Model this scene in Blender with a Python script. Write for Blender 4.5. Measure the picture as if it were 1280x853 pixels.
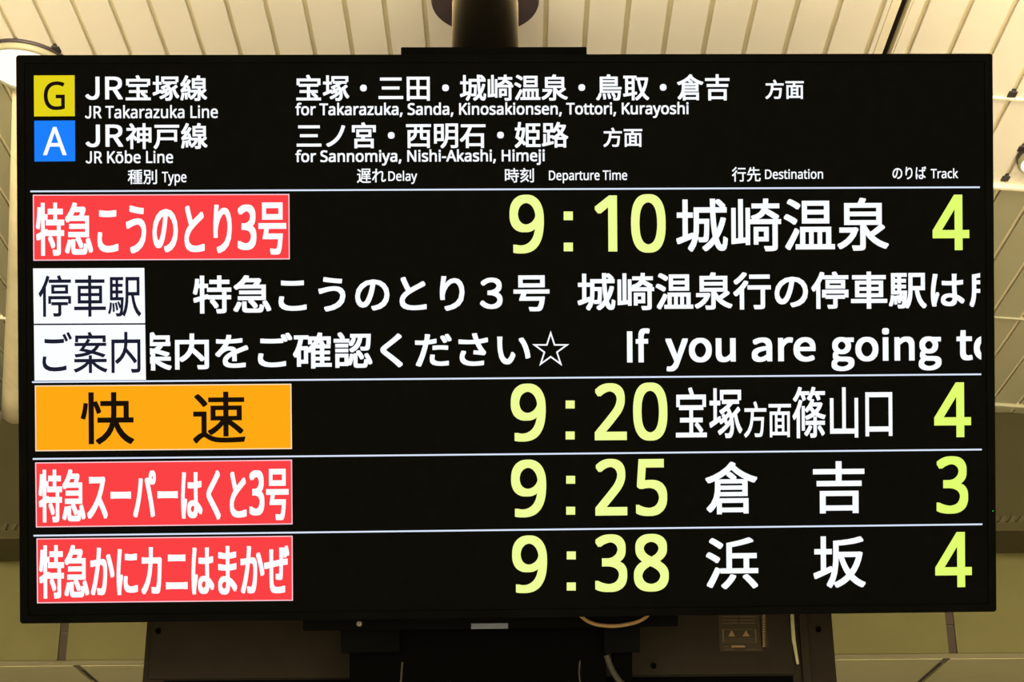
import bpy, bmesh, math
from mathutils import Vector, Matrix

for o in list(bpy.data.objects):
    bpy.data.objects.remove(o)
SC = bpy.context.scene
COL = SC.collection
RAD = math.radians

# ------------------------------------------------------------------ camera
FPX = 2100.0                     # focal length in pixels of the 1280 px wide frame
PITCH = RAD(22.6)
ROLL = 0.0080
EYE = Vector((0, 0, 1.6))
X0 = Vector((1, 0, 0))
FWD = Vector((0, math.cos(PITCH), math.sin(PITCH)))
U0 = Vector((0, -math.sin(PITCH), math.cos(PITCH)))
RGT = X0 * math.cos(ROLL) - U0 * math.sin(ROLL)
UPV = U0 * math.cos(ROLL) + X0 * math.sin(ROLL)
cd = bpy.data.cameras.new('camera')
cam = bpy.data.objects.new('camera', cd)
COL.objects.link(cam)
cd.sensor_width = 36.0
cd.lens = FPX / 1280.0 * 36.0
cd.clip_start = 0.05
cam.matrix_world = Matrix(((RGT.x, UPV.x, -FWD.x, EYE.x), (RGT.y, UPV.y, -FWD.y, EYE.y),
                           (RGT.z, UPV.z, -FWD.z, EYE.z), (0, 0, 0, 1)))
SC.camera = cam

# ------------------------------------------------------------------ light and exposure
SC.view_settings.view_transform = 'Standard'
SC.view_settings.look = 'None'
SC.view_settings.gamma = 1
SC.view_settings.use_curve_mapping = False
SC.view_settings.exposure = 0.0
SC.cycles.use_denoising = True
w = bpy.data.worlds.new('world')
SC.world = w
w.use_nodes = True
bg = w.node_tree.nodes['Background']
bg.inputs[0].default_value = (1.0, 0.85, 0.60, 1)
bg.inputs[1].default_value = 0.30


def area(name, loc, rot, sx, sy, energy, col=(1.0, 0.87, 0.64)):
    l = bpy.data.lights.new(name, 'AREA')
    l.shape = 'RECTANGLE'
    l.size, l.size_y = sx, sy
    l.energy = energy
    l.color = col
    l.spread = RAD(110)
    o = bpy.data.objects.new(name, l)
    o.location = loc
    o.rotation_euler = rot
    COL.objects.link(o)
    return o


# rows of fluorescent fittings over the concourse, behind and above the camera (they light the pale floor)
area('ceiling_light_row', (0.3, -2.8, 3.6), (0, 0, 0), 5.0, 0.8, 850)
area('ceiling_light_row', (0.3, -0.6, 3.6), (0, 0, 0), 5.0, 0.8, 900)

# added fill light far behind the camera, unseen, brightens the ceiling over the board
area('rear_fill_light', (0.2, -5.0, 1.9), (RAD(-90), 0, RAD(180)), 9.0, 2.6, 1800).data.spread = RAD(180)


def ray(px, py):
    return FWD + RGT * ((px - 640.0) / FPX) + UPV * ((426.5 - py) / FPX)


def cast(px, py, pt, nrm):
    d = ray(px, py)
    t = (Vector(pt) - EYE).dot(nrm) / d.dot(nrm)
    return EYE + d * t


def cast_y(px, py, Y):
    return cast(px, py, (0, Y, 0), Vector((0, 1, 0)))


# ------------------------------------------------------------------ materials
def srgb(r, g, b):
    def f(c):
        c /= 255.0
        return c / 12.92 if c <= 0.04045 else ((c + 0.055) / 1.055) ** 2.4
    return (f(r), f(g), f(b), 1)


def mat(name, col, rough=0.6, metal=0.0, coat=0.0, var=0.06, scale=8.0, bump=0.0, bscale=120.0, spec=0.5):
    m = bpy.data.materials.new(name)
    m.use_nodes = True
    nt = m.node_tree
    b = nt.nodes['Principled BSDF']
    b.inputs['Roughness'].default_value = rough
    b.inputs['Metallic'].default_value = metal
    b.inputs['Specular IOR Level'].default_value = spec
    b.inputs['Coat Weight'].default_value = coat
    tc = nt.nodes.new('ShaderNodeTexCoord')
    n = nt.nodes.new('ShaderNodeTexNoise')
    n.inputs['Scale'].default_value = scale
    n.inputs['Detail'].default_value = 5
    nt.links.new(tc.outputs['Object'], n.inputs['Vector'])
    r = nt.nodes.new('ShaderNodeValToRGB')
    r.color_ramp.elements[0].position = 0.3
    r.color_ramp.elements[1].position = 0.7
    r.color_ramp.elements[0].color = (col[0] * (1 - var), col[1] * (1 - var), col[2] * (1 - var * 1.3), 1)
    r.color_ramp.elements[1].color = (min(1, col[0] * (1 + var)), min(1, col[1] * (1 + var)), min(1, col[2] * (1 + var)), 1)
    nt.links.new(n.outputs['Fac'], r.inputs['Fac'])
    nt.links.new(r.outputs['Color'], b.inputs['Base Color'])
    if bump:
        n2 = nt.nodes.new('ShaderNodeTexNoise')
        n2.inputs['Scale'].default_value = bscale
        nt.links.new(tc.outputs['Object'], n2.inputs['Vector'])
        bp = nt.nodes.new('ShaderNodeBump')
        bp.inputs['Strength'].default_value = bump
        bp.inputs['Distance'].default_value = 0.002
        nt.links.new(n2.outputs['Fac'], bp.inputs['Height'])
        nt.links.new(bp.outputs['Normal'], b.inputs['Normal'])
    return m


def glow(name, col, s=1.0):
    m = bpy.data.materials.new(name)
    m.use_nodes = True
    nt = m.node_tree
    nt.nodes.clear()
    e = nt.nodes.new('ShaderNodeEmission')
    o = nt.nodes.new('ShaderNodeOutputMaterial')
    e.inputs[0].default_value = col
    e.inputs[1].default_value = s
    nt.links.new(e.outputs[0], o.inputs[0])
    return m


M = dict(
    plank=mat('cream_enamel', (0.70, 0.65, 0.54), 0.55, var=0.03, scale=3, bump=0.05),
    plank_dimmed=mat('cream_enamel_dimmed', (0.285, 0.27, 0.165), 0.5, var=0.03, scale=3, bump=0.05),  # cream enamel darkened; the rear ceiling's dimmer light is put into its colour
    back2=mat('ceiling_backing_far', (0.20, 0.18, 0.09), 0.8),
    back=mat('ceiling_backing', (0.62, 0.55, 0.36), 0.8),
    trim=mat('pale_trim', (0.72, 0.66, 0.49), 0.45, var=0.05),
    slot=mat('dark_slot', (0.10, 0.08, 0.05), 0.7),
    clip=mat('black_clip', (0.02, 0.015, 0.015), 0.5),
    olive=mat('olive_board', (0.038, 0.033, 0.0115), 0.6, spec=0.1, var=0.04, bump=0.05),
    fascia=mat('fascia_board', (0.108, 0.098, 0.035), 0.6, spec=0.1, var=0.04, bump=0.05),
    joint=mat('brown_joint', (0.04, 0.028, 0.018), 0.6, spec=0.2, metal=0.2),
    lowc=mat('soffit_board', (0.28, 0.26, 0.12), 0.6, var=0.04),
    pipe=mat('beige_pipe', (0.50, 0.44, 0.27), 0.5, var=0.10, scale=14),
    floor=mat('pale_floor_tile', (0.62, 0.58, 0.50), 0.5),
    black=mat('black_casing', (0.0010, 0.00102, 0.00088), 0.6, var=0.2, spec=0.0),
    screen=mat('black_screen', (0.0010, 0.00102, 0.00088), 0.6, var=0.12, scale=40, spec=0.0),
    pole=mat('dark_gloss_metal', (0.0012, 0.001, 0.0007), 0.5, spec=0.0),
    collar=mat('dark_plum_metal', (0.035, 0.022, 0.026), 0.45),
    housing=mat('brown_black_steel', (0.0075, 0.006, 0.0042), 0.6, var=0.10, scale=20, spec=0.0),
    hole=mat('deep_black', (0.0006, 0.0006, 0.0005), 0.9, spec=0.0),
    gap_light=mat('gap_light_paint', (0.11, 0.105, 0.055), 0.6, spec=0.1),
    ledge=mat('ledge_paint', (0.115, 0.10, 0.052), 0.6, spec=0.2),
    mould=mat('moulding_paint', (0.055, 0.046, 0.02), 0.6, spec=0.1),
    sticker=mat('grey_sticker', (0.013, 0.0105, 0.0065), 0.7, spec=0.0),
    print=mat('sticker_print', (0.035, 0.027, 0.015), 0.7, spec=0.0),
    tan=mat('tan_print', (0.07, 0.047, 0.024), 0.7, spec=0.0),
    tag=mat('blue_grey_tag', (0.025, 0.03, 0.038), 0.5, spec=0.1),
    cable_tan=mat('tan_cable', (0.07, 0.042, 0.015), 0.6, spec=0.1),
    cable_grey=mat('grey_cable', (0.012, 0.011, 0.007), 0.6, spec=0.05),
    steel=mat('bolt_steel', (0.05, 0.045, 0.035), 0.5, metal=0.3),
    white=glow('screen_white', srgb(246, 250, 255), 1.06),
    line=glow('screen_line', srgb(222, 232, 255), 1.0),
    lime=glow('screen_lime', srgb(238, 255, 150), 1.02),
    lime2=glow('screen_lime_deep', srgb(226, 255, 112), 1.0),
    red=glow('screen_red', srgb(252, 66, 68), 1.0),
    pink=glow('screen_pink', srgb(255, 205, 215), 1.0),
    orange=glow('screen_orange', srgb(255, 170, 20), 1.0),
    peach=glow('screen_peach', srgb(255, 225, 190), 1.0),
    yellow=glow('screen_yellow', srgb(229, 212, 24), 1.0),
    blue=glow('screen_blue', srgb(28, 128, 255), 1.0),
    ink=glow('screen_ink', srgb(28, 30, 48), 1.0),
    inkb=glow('screen_black_ink', srgb(26, 18, 8), 1.0),
    lens=glow('lamp_lens', (1.0, 0.90, 0.74, 1), 1.3),
    led=glow('green_led', (0.05, 0.9, 0.1, 1), 0.6),
)

_p = M['pole'].node_tree.nodes['Principled BSDF']            # tan sheen over fine dust imitates side light reflected along the pole's edges
_p.inputs['Sheen Weight'].default_value = 0.5
_p.inputs['Sheen Roughness'].default_value = 0.36
_p.inputs['Sheen Tint'].default_value = (1.0, 0.82, 0.52, 1)

# ------------------------------------------------------------------ mesh helpers
def box_bm(bm, x0, x1, y0, y1, z0, z1, bev=0.0):
    vs = [bm.verts.new((x, y, z)) for z in (z0, z1) for y in (y0, y1) for x in (x0, x1)]
    fs = [bm.faces.new([vs[i] for i in f]) for f in
          ((0, 2, 3, 1), (4, 5, 7, 6), (0, 1, 5, 4), (1, 3, 7, 5), (3, 2, 6, 7), (2, 0, 4, 6))]
    if bev:
        es = list({e for f in fs for e in f.edges})
        bmesh.ops.bevel(bm, geom=es, offset=bev, segments=2, affect='EDGES', profile=0.5)


def mesh_of(bm, name, m):
    bmesh.ops.recalc_face_normals(bm, faces=bm.faces)
    me = bpy.data.meshes.new(name)
    bm.to_mesh(me)
    bm.free()
    me.materials.append(m)
    return me


def link(name, me, parent=None, kind=None):
    o = bpy.data.objects.new(name, me)
    COL.objects.link(o)
    if parent:
        o.parent = parent
    if kind:
        o['kind'] = kind
    return o


def obj(name, bm, m, parent=None, kind=None, smooth=False):
    me = mesh_of(bm, name, m)
    if smooth:
        for p in me.polygons:
            p.use_smooth = True
    return link(name, me, parent, kind)


def boxo(name, m, dims, parent=None, kind=None, bev=0.0):
    bm = bmesh.new()
    box_bm(bm, *dims, bev=bev)
    return obj(name, bm, m, parent, kind)


def tag(o, label, cat, group=None):
    o['label'] = label
    o['category'] = cat
    if group:
        o['group'] = group
    return o


def empty(name, mw, label=None, cat=None, group=None, kind=None):
    o = bpy.data.objects.new(name, None)
    o.empty_display_size = 0.1
    COL.objects.link(o)
    o.matrix_world = mw
    if label:
        tag(o, label, cat, group)
    if kind:
        o['kind'] = kind
    return o


def lathe(bm, prof, n=48, ax=(0, 0)):
    """revolve (radius, z) pairs about the local z axis"""
    rings = []
    for r, z in prof:
        if r < 1e-6:
            rings.append([bm.verts.new((ax[0], ax[1], z))])
        else:
            rings.append([bm.verts.new((ax[0] + r * math.cos(2 * math.pi * k / n), ax[1] + r * math.sin(2 * math.pi * k / n), z))
                          for k in range(n)])
    for a, b in zip(rings, rings[1:]):
        for k in range(n):
            j = (k + 1) % n
            if len(a) == 1 and len(b) > 1:
                bm.faces.new((a[0], b[k], b[j]))
            elif len(b) == 1 and len(a) > 1:
                bm.faces.new((a[k], a[j], b[0]))
            elif len(a) > 1:
                bm.faces.new((a[k], a[j], b[j], b[k]))


def tube(name, pts, rad, m, parent=None, res=5, smoothpath=True):
    cu = bpy.data.curves.new(name, 'CURVE')
    cu.dimensions = '3D'
    sp = cu.splines.new('BEZIER' if smoothpath else 'POLY')
    pp = sp.bezier_points if smoothpath else sp.points
    pp.add(len(pts) - 1)
    for i, p in enumerate(pts):
        if smoothpath:
            pp[i].co = p
            pp[i].handle_left_type = pp[i].handle_right_type = 'AUTO'
        else:
            pp[i].co = (p[0], p[1], p[2], 1)
    cu.bevel_depth = rad
    cu.bevel_resolution = res
    cu.use_fill_caps = True
    t = bpy.data.objects.new('tmp', cu)
    COL.objects.link(t)
    dg = bpy.context.evaluated_depsgraph_get()
    me = bpy.data.meshes.new_from_object(t.evaluated_get(dg))
    bpy.data.objects.remove(t)
    me.materials.clear()
    me.materials.append(m)
    for p in me.polygons:
        p.use_smooth = True
    return link(name, me, parent)


# ------------------------------------------------------------------ floor
boxo('floor', M['floor'], (-7, 7, -6, 12, -0.1, 0.0), kind='structure')

# ------------------------------------------------------------------ sloping planked ceiling
SLOPE = RAD(5.0)                   # the ceiling falls towards the right
CH = 3.96                          # its height over the camera's axis
cmw = Matrix.Translation((0, 0, CH)) @ Matrix.Rotation(SLOPE, 4, 'Y')
CN = (cmw.to_3x3() @ Vector((0, 0, 1))).normalized()
cinv = cmw.inverted()


def on_ceiling(px, py):
    return cinv @ cast(px, py, (0, 0, CH), CN)


JR_ = on_ceiling(1106, 0).x
JL_ = on_ceiling(137, 0).x
PW = (JR_ - JL_) / 19.0            # plank pitch
SEAM = [on_ceiling(1245, 121).y, on_ceiling(1245, 229).y, on_ceiling(1245, 396).y, on_ceiling(1245, 504).y]
XA, XB = -2.9, 3.0
sl0, sl1 = on_ceiling(1128, 0).x, on_ceiling(1139, 0).x      # the dark slot
ceil = boxo('ceiling', M['back'], (XA, sl0, 0.6, 8.6, 0.010, 0.03), kind='structure')
ceil.matrix_world = cmw
boxo('backing_board', M['back'], (sl1, XB, 0.6, 8.6, 0.010, 0.03), ceil)
GAP = 0.0125
SL = [on_ceiling(3, 397).y]                     # left of the slot the planks run further
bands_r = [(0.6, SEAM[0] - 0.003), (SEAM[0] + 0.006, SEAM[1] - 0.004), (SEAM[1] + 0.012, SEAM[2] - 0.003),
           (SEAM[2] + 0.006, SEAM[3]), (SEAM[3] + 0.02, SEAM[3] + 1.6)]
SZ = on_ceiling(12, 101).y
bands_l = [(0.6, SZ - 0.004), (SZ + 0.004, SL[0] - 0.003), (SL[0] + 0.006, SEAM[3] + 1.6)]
k0 = int(math.floor((XA - JL_) / PW)) + 1
k1 = int((XB - JL_) / PW)
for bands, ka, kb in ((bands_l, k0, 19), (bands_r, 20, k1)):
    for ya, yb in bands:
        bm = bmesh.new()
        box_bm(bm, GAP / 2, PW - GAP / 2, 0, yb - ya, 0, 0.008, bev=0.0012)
        pm = mesh_of(bm, 'plank', M['plank'] if yb <= (SZ if ka == k0 else SEAM[1]) else M['plank_dimmed'])
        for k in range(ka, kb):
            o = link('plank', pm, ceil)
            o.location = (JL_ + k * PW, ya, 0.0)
# slot and its strips
x1106, x1116, x1142, x1157 = JR_, on_ceiling(1116, 0).x, on_ceiling(1142, 0).x, JR_ + PW
boxo('narrow_plank', M['plank'], (x1106 + GAP / 2, x1116 - 0.001, 0.6, SEAM[3], 0.0, 0.01), ceil, bev=0.001)
boxo('trim_strip', M['trim'], (x1116 + 0.001, sl0, 0.6, SEAM[3], 0.003, 0.0099), ceil)
boxo('narrow_plank', M['plank'], (x1142, x1157 - GAP / 2, 0.6, SEAM[3], 0.0, 0.01), ceil, bev=0.001)
boxo('trim_strip', M['trim'], (sl1, x1142 - 0.0015, 0.6, SEAM[3], -0.002, 0.0099), ceil)
bm = bmesh.new()
box_bm(bm, sl0 - 0.004, sl1 + 0.004, 0.6, SEAM[3], 0.07, 0.075)
box_bm(bm, sl0 - 0.004, sl0, 0.6, SEAM[3], 0.03, 0.07)
box_bm(bm, sl1, sl1 + 0.004, 0.6, SEAM[3], 0.03, 0.07)
obj('slot_channel', bm, M['slot'], ceil)
# cross seams
for s, (dn, wd) in zip(SEAM, ((0.006, 0.010), (0.016, 0.013), (0.006, 0.010), (0.012, 0.022))):
    boxo('seam_strip', M['trim'] if s < SEAM[2] else M['plank_dimmed'], (JR_ + PW - 0.003, XB, s - 0.003, s - 0.003 + wd, -dn, 0.009), ceil, bev=0.001)
boxo('seam_strip', M['trim'], (XA, JR_, SL[0] - 0.003, SL[0] + 0.007, -0.006, 0.009), ceil, bev=0.001)
# black end clips in the joints where planks stop at a seam or a lamp
bm = bmesh.new()
box_bm(bm, -0.011, 0.011, -0.028, 0.0, -0.003, 0.008, bev=0.001)
cm = mesh_of(bm, 'end_clip', M['clip'])
for px, py in ((12, 57), (64, 64), (1263, 121), (1258, 226), (1279, 189), (1254, 505)):
    p = on_ceiling(px, py)
    kx = JL_ + round((p.x - JL_) / PW) * PW
    o = link('end_clip', cm, ceil)
    o.location = (kx, p.y, 0.0)


def downlight(px, py, rad, label):
    p = on_ceiling(px, py)
    root = empty('downlight', cmw @ Matrix.Translation((p.x, p.y, 0)), label, 'ceiling lamp')
    bm = bmesh.new()
    lathe(bm, [(rad * 1.035, 0.001), (rad * 1.035, -0.006), (rad * 1.02, -0.010), (rad * 1.0, -0.006), (rad * 1.0, 0.001)], 64)
    obj('rim', bm, M['collar'], root, smooth=True)
    bm = bmesh.new()
    lathe(bm, [(rad * 0.99, 0.001), (rad * 0.99, -0.020), (rad * 0.93, -0.026), (rad * 0.90, -0.022)], 64)
    obj('shade', bm, M['plank_dimmed'], root, smooth=True)
    bm = bmesh.new()
    lathe(bm, [(rad * 0.91, -0.020), (rad * 0.7, -0.028), (rad * 0.35, -0.032), (0, -0.033)], 64)
    obj('lens', bm, M['lens'], root, smooth=True)
    return root


downlight(36, 80, 0.122, 'large round glowing downlight behind the top left corner of the departure board')
downlight(1312, 197, 0.085, 'small round glowing downlight at the right edge, right of the board')

# ------------------------------------------------------------------ beam, fascia and lower ceiling behind
YB = cast(1262, 516, (0, 0, CH), CN).y
zt = cast_y(640, 521, YB).z
zb = cast_y(640, 670, YB).z
zn = cast_y(640, 655, YB).z
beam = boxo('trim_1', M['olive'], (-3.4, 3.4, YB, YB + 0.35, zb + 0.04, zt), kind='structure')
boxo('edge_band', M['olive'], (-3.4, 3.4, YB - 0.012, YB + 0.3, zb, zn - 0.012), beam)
bm = bmesh.new()                                             # toothed moulding on top of the band
x = -3.3
while x < 3.3:
    vs = [bm.verts.new(c) for c in ((x, YB - 0.012, zn - 0.012), (x + 0.022, YB - 0.012, zn - 0.012), (x + 0.030, YB - 0.012, zn + 0.012), (x + 0.016, YB - 0.012, zn + 0.012),
                                    (x, YB + 0.001, zn - 0.012), (x + 0.022, YB + 0.001, zn - 0.012), (x + 0.030, YB + 0.001, zn + 0.012), (x + 0.016, YB + 0.001, zn + 0.012))]
    for f in ((0, 1, 2, 3), (7, 6, 5, 4), (0, 4, 5, 1), (1, 5, 6, 2), (2, 6, 7, 3), (3, 7, 4, 0)):
        bm.faces.new([vs[i] for i in f])
    x += 0.034
mo = obj('toothed_moulding', bm, M['mould'], beam, kind='stuff')
YF = YB + 0.42
zf = cast_y(640, 822, YF).z
zc = cast_y(640, 828, YF).z
xl, xr = cast_y(79, 800, YF).x, cast_y(1190, 800, YF).x
pw = xr - xl
fas = boxo('wall_back', M['slot'], (-3.6, 3.6, YF + 0.02, YF + 0.08, zc, zt + 0.2), kind='structure')
for k in (-1, 0, 1):
    xa, xb = xl + k * pw, xl + (k + 1) * pw
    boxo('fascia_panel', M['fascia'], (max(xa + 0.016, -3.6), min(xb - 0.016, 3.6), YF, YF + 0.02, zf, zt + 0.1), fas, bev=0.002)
for xx in (xl, xr):
    zz = cast_y(640, 786, YF).z
    boxo('joint_strip', M['joint'], (xx - 0.0155, xx + 0.0155, YF + 0.008, YF + 0.02, zz + 0.003, zt + 0.1), fas)
    boxo('joint_strip', M['joint'], (xx - 0.0155, xx + 0.0155, YF + 0.010, YF + 0.02, zf, zz - 0.003), fas)
boxo('ledge_strip', M['ledge'], (-3.6, 3.6, YF - 0.010, YF + 0.03, zc, zf - 0.001), fas, bev=0.002)
# soffit beyond the fascia
sof = boxo('ceiling_lower', M['slot'], (-3.8, 3.8, YF + 0.03, YF + 4.0, zc + 0.03, zc + 0.08), kind='structure')
sof.name = 'ceiling.001'
pl = cast(98, 834, (0, 0, zc), Vector((0, 0, 1)))
pr = cast(1180, 826, (0, 0, zc), Vector((0, 0, 1)))
pw = pr.x - pl.x
for k in (-1, 0, 1):
    xa, xb = pl.x + k * pw, pl.x + (k + 1) * pw
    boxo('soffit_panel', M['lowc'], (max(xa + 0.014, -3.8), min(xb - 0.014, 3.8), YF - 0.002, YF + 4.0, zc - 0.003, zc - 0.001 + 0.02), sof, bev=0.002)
for xx in (pl.x, pr.x):
    boxo('joint_strip', M['joint'], (xx - 0.0135, xx + 0.0135, YF + 0.012, YF + 4.0, zc + 0.008, zc + 0.02), sof)

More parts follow.
